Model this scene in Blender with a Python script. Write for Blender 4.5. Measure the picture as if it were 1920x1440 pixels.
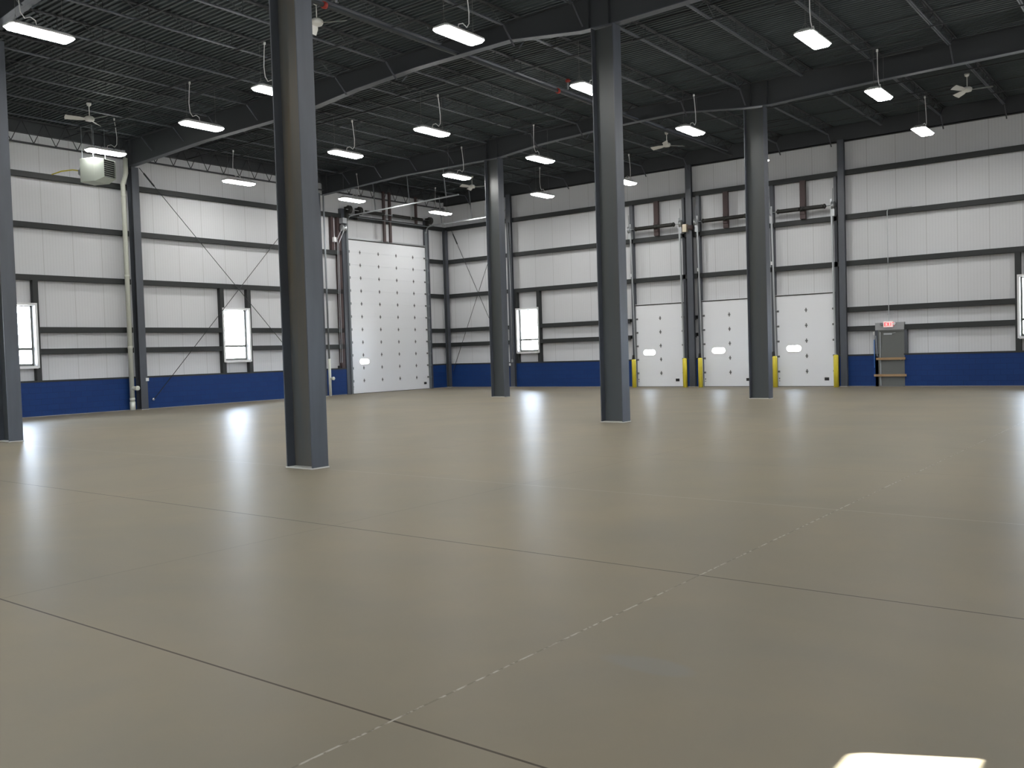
import bpy, bmesh, math, random
from mathutils import Vector, Matrix
random.seed(7)
for o in list(bpy.data.objects): bpy.data.objects.remove(o)
SC = bpy.context.scene
COL = SC.collection
PI = math.pi

# ------------------------------------------------------------------ camera
# world: origin = far room corner, +x along the back wall, -y towards the camera
cam_d = bpy.data.cameras.new('camera'); cam = bpy.data.objects.new('camera', cam_d); COL.objects.link(cam)
cam_d.sensor_fit = 'HORIZONTAL'; cam_d.sensor_width = 36.0; cam_d.lens = 1712.455/1920*36
cam_d.clip_start = .05; cam_d.clip_end = 400
YAW, PITCH, ROLL = 0.655716, -0.033721, -0.030270
cam.matrix_world = (Matrix.Translation((32.21965, -36.42938, 1.70388)) @ Matrix.Rotation(YAW, 4, 'Z')
                    @ Matrix.Rotation(PI/2+PITCH, 4, 'X') @ Matrix.Rotation(ROLL, 4, 'Z'))
SC.camera = cam

# ------------------------------------------------------------------ light
LAMP = 66.0       # radiance of the lamp lenses
SKY = 60.0
w = bpy.data.worlds.new('world'); SC.world = w; w.use_nodes = True
nt = w.node_tree; bg = nt.nodes['Background']
bg.inputs['Strength'].default_value = SKY
tc = nt.nodes.new('ShaderNodeTexCoord'); sx = nt.nodes.new('ShaderNodeSeparateXYZ'); rmp = nt.nodes.new('ShaderNodeValToRGB')
nt.links.new(tc.outputs['Generated'], sx.inputs[0]); nt.links.new(sx.outputs['Z'], rmp.inputs[0]); nt.links.new(rmp.outputs[0], bg.inputs['Color'])
rmp.color_ramp.elements[0].position = 0.0; rmp.color_ramp.elements[0].color = (.55, .55, .55, 1)
rmp.color_ramp.elements[1].position = .05; rmp.color_ramp.elements[1].color = (.80, .88, 1.0, 1)
e = rmp.color_ramp.elements.new(1.0); e.color = (.55, .72, 1.0, 1)
sl = bpy.data.lights.new('sun', 'SUN'); sun = bpy.data.objects.new('sun', sl); COL.objects.link(sun)
sl.energy = 200; sl.angle = .009; sl.color = (1.0, .95, .86)
sun.rotation_euler = Vector((-1.8, -.9, -1.0)).to_track_quat('-Z', 'Y').to_euler()
sun.location = (60, -10, 40)
vs = SC.view_settings; vs.view_transform = 'Standard'; vs.look = 'None'; vs.gamma = 1; vs.use_curve_mapping = False
vs.exposure = 0.0
try:
    SC.cycles.max_bounces = 10; SC.cycles.diffuse_bounces = 6; SC.cycles.transparent_max_bounces = 16
    SC.cycles.sample_clamp_indirect = 8.0
except Exception: pass

# ------------------------------------------------------------------ helpers
class MB:
    """collects shapes, builds ONE mesh object"""
    def __init__(s): s.v = []; s.f = []; s.m = []; s.mi = 0; s.smooth = []; s.sm = False
    def add(s, vs_, fs):
        n = len(s.v); s.v += [tuple(v) for v in vs_]
        for f in fs: s.f.append([n+i for i in f]); s.m.append(s.mi); s.smooth.append(s.sm)
        return s
    def box(s, x0, x1, y0, y1, z0, z1):
        if x0 > x1: x0, x1 = x1, x0
        if y0 > y1: y0, y1 = y1, y0
        if z0 > z1: z0, z1 = z1, z0
        return s.add([(x0,y0,z0),(x1,y0,z0),(x1,y1,z0),(x0,y1,z0),(x0,y0,z1),(x1,y0,z1),(x1,y1,z1),(x0,y1,z1)],
              [(0,3,2,1),(4,5,6,7),(0,1,5,4),(1,2,6,5),(2,3,7,6),(3,0,4,7)])
    def beam(s, a, b, wd, ht=None, up=(0,0,1)):
        ht = ht or wd; a = Vector(a); b = Vector(b); d = (b-a).normalized(); u = Vector(up)
        if abs(d.dot(u)) > .95: u = Vector((1,0,0))
        r = d.cross(u).normalized(); u = r.cross(d).normalized()
        vs_ = [p + r*wd/2*i + u*ht/2*j for p in (a, b) for i, j in ((-1,-1),(1,-1),(1,1),(-1,1))]
        return s.add(vs_, [(3,2,1,0),(4,5,6,7),(0,1,5,4),(1,2,6,5),(2,3,7,6),(3,0,4,7)])
    def tube(s, pts, r, n=8, r2=None):
        pts = [Vector(p) for p in pts]; k = len(pts); rr = [r]*k if r2 is None else [r+(r2-r)*i/(k-1) for i in range(k)]
        t0 = (pts[1]-pts[0]).normalized(); u = Vector((0,0,1)) if abs(t0.z) < .9 else Vector((1,0,0))
        vs_ = []
        for i, p in enumerate(pts):
            t = (pts[min(i+1,k-1)]-pts[max(i-1,0)]).normalized(); a = t.cross(u).normalized(); u = a.cross(t).normalized()
            for j in range(n):
                th = 2*PI*j/n; vs_.append(p + (a*math.cos(th)+u*math.sin(th))*rr[i])
        fs = [(i*n+j, i*n+(j+1)%n, (i+1)*n+(j+1)%n, (i+1)*n+j) for i in range(k-1) for j in range(n)]
        q = s.sm; s.sm = n > 6; s.add(vs_, fs); s.sm = q
        m0 = len(s.v)-len(vs_)
        s.f.append([m0+j for j in range(n)][::-1]); s.m.append(s.mi); s.smooth.append(False)
        s.f.append([m0+(k-1)*n+j for j in range(n)]); s.m.append(s.mi); s.smooth.append(False)
        return s
    def lathe(s, c, prof, n=20, axis='z'):
        c = Vector(c); vs_ = []
        for (r, h) in prof:
            for j in range(n):
                th = 2*PI*j/n; a, b = r*math.cos(th), r*math.sin(th)
                vs_.append(c + Vector({'z': (a,b,h), 'x': (h,a,b), 'y': (a,h,b)}[axis]))
        fs = [(i*n+j, i*n+(j+1)%n, (i+1)*n+(j+1)%n, (i+1)*n+j) for i in range(len(prof)-1) for j in range(n)]
        q = s.sm; s.sm = True; s.add(vs_, fs); s.sm = q
        m0 = len(s.v)-len(vs_)
        s.f.append([m0+j for j in range(n)][::-1]); s.m.append(s.mi); s.smooth.append(False)
        s.f.append([m0+(len(prof)-1)*n+j for j in range(n)]); s.m.append(s.mi); s.smooth.append(False)
        return s
    def prism(s, poly, axis, a, b):
        """poly in the two other axes, extruded from a to b"""
        n = len(poly)
        def P(p, t): return {'x': (t, p[0], p[1]), 'y': (p[0], t, p[1]), 'z': (p[0], p[1], t)}[axis]
        return s.add([P(p, a) for p in poly]+[P(p, b) for p in poly],
              [tuple(range(n))[::-1], tuple(range(n, 2*n))]+[(i, (i+1)%n, n+(i+1)%n, n+i) for i in range(n)])
    def build(s, name, mat, parent=None, bevel=0, recalc=True):
        me = bpy.data.meshes.new(name); me.from_pydata(s.v, [], s.f); me.update()
        mats = mat if isinstance(mat, (list, tuple)) else [mat]
        for m in mats: me.materials.append(m)
        for p, mi, sm in zip(me.polygons, s.m, s.smooth): p.material_index = mi; p.use_smooth = sm
        if recalc:
            bm = bmesh.new(); bm.from_mesh(me); bmesh.ops.recalc_face_normals(bm, faces=bm.faces); bm.to_mesh(me); bm.free()
        o = bpy.data.objects.new(name, me); COL.objects.link(o)
        if parent: o.parent = parent
        if bevel:
            md = o.modifiers.new('bevel', 'BEVEL'); md.width = bevel; md.segments = 2; md.limit_method = 'ANGLE'
        return o
def empty(name, loc=(0,0,0), rz=0):
    o = bpy.data.objects.new(name, None); COL.objects.link(o); o.location = loc; o.rotation_euler = (0,0,rz); o.empty_display_size = .2
    return o
def tag(o, label, cat, group=None):
    o['label'] = label; o['category'] = cat
    if group: o['group'] = group
    return o
def struct(o): o['kind'] = 'structure'; return o
def copy_tree(o, parent=None):
    c = o.copy(); COL.objects.link(c)
    if parent: c.parent = parent
    for ch in list(o.children): copy_tree(ch, c)
    return c

# ------------------------------------------------------------------ materials
def mat(name, col, rough=.5, metal=0, noise=None, emit=None, spec=None, bump=None, coat=0):
    m = bpy.data.materials.new(name); m.use_nodes = True; t = m.node_tree; b = t.nodes['Principled BSDF']
    b.inputs['Base Color'].default_value = (*col, 1); b.inputs['Roughness'].default_value = rough; b.inputs['Metallic'].default_value = metal
    if spec is not None: b.inputs['Specular IOR Level'].default_value = spec
    if coat: b.inputs['Coat Weight'].default_value = coat
    if emit: b.inputs['Emission Color'].default_value = (*emit[0], 1); b.inputs['Emission Strength'].default_value = emit[1]
    if noise:
        sc_, amt, col2 = noise[:3]; tcn = t.nodes.new('ShaderNodeTexCoord'); mp = t.nodes.new('ShaderNodeMapping')
        mp.inputs['Scale'].default_value = noise[3] if len(noise) > 3 else (1,1,1)
        n = t.nodes.new('ShaderNodeTexNoise'); n.inputs['Scale'].default_value = sc_; n.inputs['Detail'].default_value = 5
        cr = t.nodes.new('ShaderNodeValToRGB'); cr.color_ramp.elements[0].position = .5-amt; cr.color_ramp.elements[1].position = .5+amt
        cr.color_ramp.elements[0].color = (*col, 1); cr.color_ramp.elements[1].color = (*col2, 1)
        t.links.new(tcn.outputs['Object'], mp.inputs[0]); t.links.new(mp.outputs[0], n.inputs['Vector']); t.links.new(n.outputs['Fac'], cr.inputs[0]); t.links.new(cr.outputs[0], b.inputs['Base Color'])
    if bump:
        tcn = t.nodes.new('ShaderNodeTexCoord'); n = t.nodes.new('ShaderNodeTexNoise'); n.inputs['Scale'].default_value = bump[0]
        bp = t.nodes.new('ShaderNodeBump'); bp.inputs['Strength'].default_value = bump[1]; bp.inputs['Distance'].default_value = .01
        t.links.new(tcn.outputs['Object'], n.inputs['Vector']); t.links.new(n.outputs['Fac'], bp.inputs['Height']); t.links.new(bp.outputs[0], b.inputs['Normal'])
    return m
M = {}
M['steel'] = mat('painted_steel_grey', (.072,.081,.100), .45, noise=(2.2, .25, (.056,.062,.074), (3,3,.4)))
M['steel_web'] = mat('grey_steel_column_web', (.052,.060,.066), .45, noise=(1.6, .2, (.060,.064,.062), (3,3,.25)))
M['steel_rust'] = mat('grey_steel_with_mill_scale', (.060,.066,.068), .42, noise=(1.6, .16, (.095,.075,.050), (3,3,.25)))
M['girt'] = mat('girt_steel_grey', (.018,.021,.022), .6)
M['roofsteel'] = mat('roof_steel_dark_grey', (.036,.040,.045), .6)
M['deck'] = mat('painted_roof_deck', (.046,.060,.065), .6)
M['galv'] = mat('galvanised_steel', (.42,.44,.46), .35, .6)
M['galvdull'] = mat('dull_galvanised_steel', (.22,.24,.26), .5, .2)
M['door'] = mat('white_door_skin', (.79,.81,.845), .42)
M['black'] = mat('black_plastic', (.012,.012,.013), .5)
M['dark'] = mat('dark_spring_steel', (.022,.022,.020), .6)
M['hinge'] = mat('hinge_grey_steel', (.16,.165,.17), .5)
M['primer'] = mat('red_brown_primer', (.060,.034,.034), .6, noise=(4, .3, (.045,.03,.03)))
M['wood'] = mat('raw_lumber', (.38,.25,.13), .7, noise=(3, .3, (.30,.19,.10), (1,8,8)))
M['pipe'] = mat('white_pvc_pipe', (.58,.60,.53), .4)
M['white'] = mat('white_paint', (.72,.73,.74), .4)
M['cream'] = mat('cream_plastic', (.62,.55,.42), .5)
M['yellow'] = mat('safety_yellow', (.74,.62,.05), .4)
M['red'] = mat('red_paint', (.35,.03,.02), .5)
M['heater'] = mat('heater_enamel_pale_grey', (.50,.55,.49), .4)
M['doorgrey'] = mat('dark_grey_door_paint', (.125,.132,.125), .5)
M['headgrey'] = mat('mid_grey_header_paint', (.33,.34,.35), .5)
M['blueplastic'] = mat('light_blue_plastic', (.03,.14,.42), .4)
M['fan'] = mat('fan_white_enamel', (.72,.72,.68), .4)
M['sign'] = mat('exit_sign_face', (.85,.80,.78), .4, emit=((1,.72,.70), .30))
M['exitred'] = mat('exit_letters_lit_red', (.7,.03,.03), .4, emit=((1,.03,.05), 1.2))
M['caulk'] = mat('white_grout', (.55,.54,.50), .8)
M['lens'] = mat('lamp_lens_lit', (.9,.9,.9), .4, emit=((1.0,.985,.95), LAMP))
M['lamp'] = mat('lamp_housing_white', (.80,.80,.80), .4)
M['cord'] = mat('white_cord', (.75,.75,.74), .5)
M['cable'] = mat('wire_cable', (.16,.16,.16), .5)
# glass: thin clear pane
g = bpy.data.materials.new('clear_window_glass'); g.use_nodes = True; t = g.node_tree; t.nodes.clear()
out = t.nodes.new('ShaderNodeOutputMaterial'); mx = t.nodes.new('ShaderNodeMixShader'); fr = t.nodes.new('ShaderNodeFresnel'); fr.inputs[0].default_value = 1.45
tr = t.nodes.new('ShaderNodeBsdfTransparent'); tr.inputs[0].default_value = (.93,.95,.95,1); gl = t.nodes.new('ShaderNodeBsdfGlossy'); gl.inputs['Roughness'].default_value = .02
t.links.new(fr.outputs[0], mx.inputs[0]); t.links.new(tr.outputs[0], mx.inputs[1]); t.links.new(gl.outputs[0], mx.inputs[2]); t.links.new(mx.outputs[0], out.inputs[0])
M['glass'] = g

def math_node(t, op, a, b=None, c=None):
    n = t.nodes.new('ShaderNodeMath'); n.operation = op
    for i, v in enumerate((a, b, c)):
        if v is None: continue
        if isinstance(v, (int, float)): n.inputs[i].default_value = v
        else: t.links.new(v, n.inputs[i])
    return n.outputs[0]
def mix_col(t, fac, a, b):
    n = t.nodes.new('ShaderNodeMix'); n.data_type = 'RGBA'
    if isinstance(fac, (int, float)): n.inputs[0].default_value = fac
    else: t.links.new(fac, n.inputs[0])
    for i, v in ((6, a), (7, b)):
        if isinstance(v, tuple): n.inputs[i].default_value = (*v, 1)
        else: t.links.new(v, n.inputs[i])
    return n.outputs[2]
def panel_mat(name, axis):
    """insulated wall panel: seams every 1.07 m, fine ribs; coordinate = world x or y"""
    m = bpy.data.materials.new(name); m.use_nodes = True; t = m.node_tree; b = t.nodes['Principled BSDF']; b.inputs['Roughness'].default_value = .5
    geo = t.nodes.new('ShaderNodeNewGeometry'); sp = t.nodes.new('ShaderNodeSeparateXYZ'); t.links.new(geo.outputs['Position'], sp.inputs[0])
    u = sp.outputs[axis]
    k = math_node(t, 'PINGPONG', math_node(t, 'ADD', u, 60.0 if axis == 0 else 60.13), .53)
    seam = math_node(t, 'LESS_THAN', k, .009)
    k2 = math_node(t, 'PINGPONG', math_node(t, 'ADD', u, 60.0), .053)
    rib = math_node(t, 'LESS_THAN', k2, .012)
    nz = t.nodes.new('ShaderNodeTexNoise'); nz.inputs['Scale'].default_value = .6; nz.inputs['Detail'].default_value = 3; t.links.new(geo.outputs['Position'], nz.inputs['Vector'])
    c0 = mix_col(t, nz.outputs['Fac'], (.59,.60,.625), (.63,.64,.66))
    c1 = mix_col(t, math_node(t, 'MULTIPLY', rib, .16), c0, (.40,.41,.43))
    c2 = mix_col(t, math_node(t, 'MULTIPLY', seam, .45), c1, (.22,.22,.22))
    t.links.new(c2, b.inputs['Base Color'])
    bpn = t.nodes.new('ShaderNodeBump'); bpn.inputs['Strength'].default_value = .25; bpn.inputs['Distance'].default_value = .004; bpn.invert = True
    t.links.new(rib, bpn.inputs['Height']); t.links.new(bpn.outputs[0], b.inputs['Normal'])
    return m
M['panel_x'] = panel_mat('insulated_panel_seams_along_x', 0); M['panel_y'] = panel_mat('insulated_panel_seams_along_y', 1)
def block_mat(name, axis):
    m = bpy.data.materials.new(name); m.use_nodes = True; t = m.node_tree; b = t.nodes['Principled BSDF']; b.inputs['Roughness'].default_value = .6; b.inputs['Specular IOR Level'].default_value = .22
    geo = t.nodes.new('ShaderNodeNewGeometry'); sp = t.nodes.new('ShaderNodeSeparateXYZ'); t.links.new(geo.outputs['Position'], sp.inputs[0])
    cb = t.nodes.new('ShaderNodeCombineXYZ'); t.links.new(sp.outputs[axis], cb.inputs[0]); t.links.new(sp.outputs[2], cb.inputs[1])
    br = t.nodes.new('ShaderNodeTexBrick'); br.inputs['Scale'].default_value = 1.0; br.inputs['Brick Width'].default_value = .406; br.inputs['Row Height'].default_value = .203
    br.inputs['Mortar Size'].default_value = .006; br.inputs['Mortar Smooth'].default_value = .4
    br.inputs['Color1'].default_value = (.007,.034,.145,1); br.inputs['Color2'].default_value = (.008,.038,.155,1); br.inputs['Mortar'].default_value = (.008,.024,.10,1)
    t.links.new(cb.outputs[0], br.inputs['Vector'])
    # unpainted line of grout at the foot
    foot = math_node(t, 'LESS_THAN', sp.outputs[2], .022)
    t.links.new(mix_col(t, foot, br.outputs['Color'], (.30,.30,.29)), b.inputs['Base Color'])
    bpn = t.nodes.new('ShaderNodeBump'); bpn.inputs['Strength'].default_value = .4; bpn.inputs['Distance'].default_value = .01; bpn.invert = True
    t.links.new(br.outputs['Fac'], bpn.inputs['Height']); t.links.new(bpn.outputs[0], b.inputs['Normal'])
    return m
M['block_x'] = block_mat('blue_block_along_x', 0); M['block_y'] = block_mat('blue_block_along_y', 1)
# floor
JX_DARK = [-33.45, -30.22]; JX = [-33.45, -30.22, -27.04, -23.95, -20.87, -17.78, -14.6, -11.5, -8.35, -5.6, -2.8, -36.6, -39.8, -43]
JY = [33.2, 29.16, 25.08, 20.95, 16.85, 12.8, 8.9, 4.6]
def floor_mat():
    m = bpy.data.materials.new('sealed_concrete_floor'); m.use_nodes = True; t = m.node_tree; b = t.nodes['Principled BSDF']
    geo = t.nodes.new('ShaderNodeNewGeometry'); sp = t.nodes.new('ShaderNodeSeparateXYZ'); t.links.new(geo.outputs['Position'], sp.inputs[0])
    def nz(sc_, det, dist=0, mapv=(1,1,1)):
        mp = t.nodes.new('ShaderNodeMapping'); mp.inputs['Scale'].default_value = mapv; t.links.new(geo.outputs['Position'], mp.inputs[0])
        n = t.nodes.new('ShaderNodeTexNoise'); n.inputs['Scale'].default_value = sc_; n.inputs['Detail'].default_value = det; n.inputs['Distortion'].default_value = dist
        t.links.new(mp.outputs[0], n.inputs['Vector']); return n.outputs['Fac']
    def ramp(f, a, b_):
        n = t.nodes.new('ShaderNodeMapRange'); n.inputs[1].default_value = a; n.inputs[2].default_value = b_; t.links.new(f, n.inputs[0]); return n.outputs[0]
    big = nz(.35, 4, .6); mid = nz(1.7, 6, .4); fine = nz(60, 3)
    c = mix_col(t, ramp(big, .25, .75), (.194,.174,.132), (.248,.208,.144))
    c = mix_col(t, math_node(t, 'MULTIPLY', ramp(mid, .3, .7), .30), c, (.186,.172,.140))
    # faded grey patch where the sealer is worn
    dx = math_node(t, 'MULTIPLY', math_node(t, 'SUBTRACT', sp.outputs[0], 29.78), 2.4)
    dy = math_node(t, 'MULTIPLY', math_node(t, 'SUBTRACT', sp.outputs[1], -32.15), 5.5)
    r = math_node(t, 'ADD', math_node(t, 'POWER', dx, 2.0), math_node(t, 'POWER', dy, 2.0))
    r = math_node(t, 'ADD', r, math_node(t, 'MULTIPLY', mid, .9))
    c = mix_col(t, math_node(t, 'MULTIPLY', ramp(r, 1.0, .75), .4), c, (.20,.20,.19))
    # saw-cut joints
    dark = None; chalk = None
    chips = math_node(t, 'MULTIPLY', ramp(nz(16, 5), .47, .58), ramp(nz(1.1, 2), .30, .45))
    for y in JX:
        wd = .0075 if y in JX_DARK else .006
        k = math_node(t, 'LESS_THAN', math_node(t, 'ABSOLUTE', math_node(t, 'SUBTRACT', sp.outputs[1], y)), wd)
        kk = math_node(t, 'MULTIPLY', k, .85 if y in JX_DARK else .35)
        if y == -27.04: chalk = math_node(t, 'MULTIPLY', k, .5); continue
        dark = kk if dark is None else math_node(t, 'MAXIMUM', dark, kk)
    for x in JY:
        k = math_node(t, 'LESS_THAN', math_node(t, 'ABSOLUTE', math_node(t, 'SUBTRACT', sp.outputs[0], x)), .007)
        if x == 29.16:
            chalk = math_node(t, 'MAXIMUM', chalk, math_node(t, 'MULTIPLY', k, math_node(t, 'MULTIPLY', chips, .8)))
            dark = math_node(t, 'MAXIMUM', dark, math_node(t, 'MULTIPLY', k, .25))
        else: dark = math_node(t, 'MAXIMUM', dark, math_node(t, 'MULTIPLY', k, .25))
    c = mix_col(t, dark, c, (.045,.035,.025))
    c = mix_col(t, chalk, c, (.42,.39,.33))
    # matt sealed slab under a thin, softly glossy sealer
    t.nodes.remove(b); out_ = [n for n in t.nodes if n.type == 'OUTPUT_MATERIAL'][0]
    df = t.nodes.new('ShaderNodeBsdfDiffuse'); gl_ = t.nodes.new('ShaderNodeBsdfGlossy'); fr_ = t.nodes.new('ShaderNodeFresnel'); fr_.inputs[0].default_value = 1.33
    t.links.new(c, df.inputs['Color']); gl_.inputs['Color'].default_value = (.95,.96,1,1)
    gl_.inputs['Roughness'].default_value = .33
    mx_ = t.nodes.new('ShaderNodeMixShader'); t.links.new(math_node(t, 'MULTIPLY', fr_.outputs[0], .21), mx_.inputs[0])
    t.links.new(df.outputs[0], mx_.inputs[1]); t.links.new(gl_.outputs[0], mx_.inputs[2]); t.links.new(mx_.outputs[0], out_.inputs[0])
    return m
M['floor'] = floor_mat()

# ------------------------------------------------------------------ room shell
XR, YF, ZT = 34.0, -45.6, 10.35     # right wall, front wall (behind camera), roof
SILL = 1.25
H = [2.249, 3.003, 4.809, 6.612, 8.336]   # girt heights
struct(MB().box(-.3, XR+.3, YF-.3, .3, -.3, 0).build('floor', M['floor']))

WIN_L = [(-22.72, -21.36), (-13.82, -12.56), (-32.0, -30.7)]
WIN_B = [(4.60, 5.92), (26.79, 28.10)]
WIN_R_ADDED = [(-42.5, -41.2), (-38.8, -37.5), (-9.6, -8.3), (-14.6, -13.3), (-19.6, -18.3), (-24.6, -23.3)]  # out of view, added to bring bluish daylight from the right
WIN_F_ADDED = [(12.0, 13.3), (17.0, 18.3), (22.0, 23.3), (26.5, 27.8), (30.5, 31.8)]  # behind the camera, added so daylight brightens the near floor
WZ0, WZ1 = 1.73, 3.88
def wall(name, axis, u0, u1, inner, sgn, openings, mp, mb_):
    """axis 'x': wall runs along x at y=inner, outward sgn in y. openings (u0,u1,z0,z1)"""
    us = sorted({u0, u1} | {o[0] for o in openings} | {o[1] for o in openings})
    pan = MB(); blk = MB(); cap = MB()
    def put(mb, a, b, d0, d1, z0, z1):
        if axis == 'x': mb.box(a, b, inner+sgn*d0, inner+sgn*d1, z0, z1)
        else: mb.box(inner+sgn*d0, inner+sgn*d1, a, b, z0, z1)
    for a, b in zip(us[:-1], us[1:]):
        ivs = [(0, ZT)]
        for o in openings:
            if o[0] <= a+1e-6 and o[1] >= b-1e-6:
                nv = []
                for z0, z1 in ivs:
                    if o[2] > z0: nv.append((z0, min(z1, o[2])))
                    if o[3] < z1: nv.append((max(z0, o[3]), z1))
                ivs = [i for i in nv if i[1]-i[0] > 1e-4]
        for z0, z1 in ivs:
            if z0 < SILL-.06: put(blk, a, b, 0, .3, z0, min(z1, SILL-.06))
            if z0 < SILL-.06 and z1 > SILL: put(cap, a, b, -.015, .3, SILL-.06, SILL)
            zz = max(z0, SILL)
            if z1 > zz: put(pan, a, b, .2, .3, zz, z1)
    o = struct(pan.build(name, mp)); blk.build('block_base', mb_, o); cap.build('sill_cap', M['girt'], o)
    return o
BIG = (-6.90, -1.52, 0, 7.34)
DOCKS = [(11.40, 13.78, 3.68), (14.69, 17.07, 3.68), (17.99, 20.36, 3.70)]
MAN = (22.02, 22.93, 2.14)
OP_L = [(a, b, WZ0, WZ1) for a, b in WIN_L] + [BIG]
OP_B = [(a, b, WZ0, WZ1) for a, b in WIN_B] + [(a, b, 0, h) for a, b, h in DOCKS] + [(MAN[0], MAN[1], 0, MAN[2])]
DOOR_R = (-32.75, -30.37, 3.68)
OP_R = [(a, b, WZ0, WZ1) for a, b in WIN_R_ADDED] + [(DOOR_R[0], DOOR_R[1], 0, DOOR_R[2])]
wall_left = wall('wall_left', 'y', YF, 0, 0, -1, OP_L, M['panel_y'], M['block_y'])
wall_back = wall('wall_back', 'x', 0, XR, 0, 1, OP_B, M['panel_x'], M['block_x'])
wall_right = wall('wall_right', 'y', YF, 0, XR, 1, OP_R, M['panel_y'], M['block_y'])
wall_front = wall('wall_front', 'x', 0, XR, YF, -1, [(a, b, WZ0, WZ1) for a, b in WIN_F_ADDED], M['panel_x'], M['block_x'])
# corner fillers outside, so no daylight leaks
for n, (a, b, c, d) in enumerate([(-.3, 0, 0, .3), (XR, XR+.3, 0, .3), (-.3, 0, YF-.3, YF), (XR, XR+.3, YF-.3, YF)]):
    MB().box(a, b, c, d, 0, ZT).build('corner_post_panel', M['panel_x'], wall_back if n < 2 else wall_front)
# unseen slabs added outside to block direct sun from back and right windows
MB().box(-1, 44, .3, 3.6, 4.35, 4.5).build('added_sun_blocker', M['galvdull'], wall_back)
MB().box(XR+.3, XR+5.6, -28.1, 3.6, 4.35, 4.5).build('added_sun_blocker', M['galvdull'], wall_right)

def girt(wallo, axis, inner, sgn, a, b, z):
    """C-shaped girt: web, two flanges with lips, mouth down"""
    m = MB(); ht = .20; d = .195
    def put(d0, d1, z0, z1):
        if axis == 'x': m.box(a, b, inner+sgn*d0, inner+sgn*d1, z0, z1)
        else: m.box(inner+sgn*d0, inner+sgn*d1, a, b, z0, z1)
    zt = z+ht/2; zb = z-ht/2
    put(0, d, zt-.008, zt)            # top flange
    put(0, .012, zb, zt)              # inner face
    put(0, d*.45, zb, zb+.008)        # lower return
    put(d-.012, d, zb+.05, zt)        # outer leg
    m.build('girt', M['girt'], wallo)
def segs(u0, u1, cuts):
    out = []; cur = u0
    for a, b in sorted(cuts):
        if a > cur: out.append((cur, a))
        cur = max(cur, b)
    if cur < u1: out.append((cur, u1))
    return out
POSTW = .2
def cuts_for(z, wins, doors, cols):
    c = list(cols)
    for a, b in wins:
        if z < WZ1+.3: c.append((a-.12, b+.12))
    for a, b, h in doors:
        if z < h+.05: c.append((a-.3, b+.3))
    return c
COLS_L = [(-17.80-.0, -17.52), (-9.02, -8.74), (-27.0, -26.72), (-36.3, -36.0)]
COLS_B = []
for z in H:
    for a, b in segs(YF, 0, cuts_for(z, WIN_L, [(BIG[0], BIG[1], BIG[3])], COLS_L)): girt(wall_left, 'y', 0, -1, a, b, z)
    for a, b in segs(0, XR, cuts_for(z, WIN_B, DOCKS+[(MAN[0]+.2, MAN[1]-.25, MAN[2]+.3)], COLS_B)): girt(wall_back, 'x', 0, 1, a, b, z)
    for a, b in segs(YF, 0, cuts_for(z, WIN_R_ADDED, [DOOR_R], [])): girt(wall_right, 'y', XR, 1, a, b, z)
    for a, b in segs(0, XR, cuts_for(z, WIN_F_ADDED, [], [])): girt(wall_front, 'x', YF, -1, a, b, z)

# ------------------------------------------------------------------ windows
def window(name, axis, inner, sgn, a, b):
    """frame liner + sash + two panes + side posts up to the third girt"""
    def T(m, u0, u1, d0, d1, z0, z1):
        if axis == 'x': m.box(u0, u1, inner+sgn*d0, inner+sgn*d1, z0, z1)
        else: m.box(inner+sgn*d0, inner+sgn*d1, u0, u1, z0, z1)
    cx = (a+b)/2
    root = struct(empty(name, (cx, inner, WZ0) if axis == 'x' else (inner, cx, WZ0)))
    inv = root.location.copy()
    def fin(m, nm, mt, par=None):
        o = m.build(nm, mt); o.parent = par or root
        if not par: o.matrix_parent_inverse = Matrix.Translation(-inv)
        return o
    f = MB()
    T(f, a, a+.03, -.02, .30, WZ0, WZ1); T(f, b-.03, b, -.02, .30, WZ0, WZ1); T(f, a, b, -.02, .30, WZ1-.03, WZ1); T(f, a, b, -.02, .30, WZ0, WZ0+.03)
    T(f, a-.05, a, -.02, 0, WZ0-.04, WZ1+.05); T(f, b, b+.05, -.02, 0, WZ0-.04, WZ1+.05); T(f, a, b, -.02, 0, WZ1, WZ1+.05); T(f, a, b, -.02, 0, WZ0-.06, WZ0)
    fin(f, 'window_frame', M['white'])
    s = MB(); zm = WZ0+.62
    T(s, a+.03, a+.085, .22, .27, WZ0+.03, WZ1-.03); T(s, b-.085, b-.03, .22, .27, WZ0+.03, WZ1-.03)
    T(s, a+.07, b-.07, .22, .27, WZ1-.06, WZ1-.03); T(s, a+.07, b-.07, .22, .27, WZ0+.03, WZ0+.115); T(s, a+.07, b-.07, .22, .27, zm-.045, zm+.045)
    fin(s, 'sash', M['doorgrey'])
    p = MB(); T(p, a+.06, b-.06, .243, .247, zm, WZ1-.04); fin(p, 'upper_pane', M['glass'])
    p = MB(); T(p, a+.06, b-.06, .243, .247, WZ0+.05, zm); fin(p, 'lower_pane', M['glass'])
    for u0, u1 in ((a-.12, a+.06), (b-.06, b+.12)):
        for z0, z1 in ((SILL, WZ0-.04), (WZ1+.05, H[2]-.1)):
            q = MB(); T(q, u0, u1, 0.0, .195, z0, z1); fin(q, 'jamb_post', M['girt'])
        q = MB(); lo, hi = (u0, a-.05) if u0 < a else (b+.05, u1)
        T(q, lo, hi, 0.0, .195, WZ0-.04, WZ1+.05); fin(q, 'jamb_post', M['girt'])
    return root
k = 1
for a, b in WIN_L: window('window_%d' % k, 'y', 0, -1, a, b); k += 1
for a, b in WIN_B: window('window_%d' % k, 'x', 0, 1, a, b); k += 1
for a, b in WIN_F_ADDED: window('window_%d' % k, 'x', YF, -1, a, b); k += 1
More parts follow.
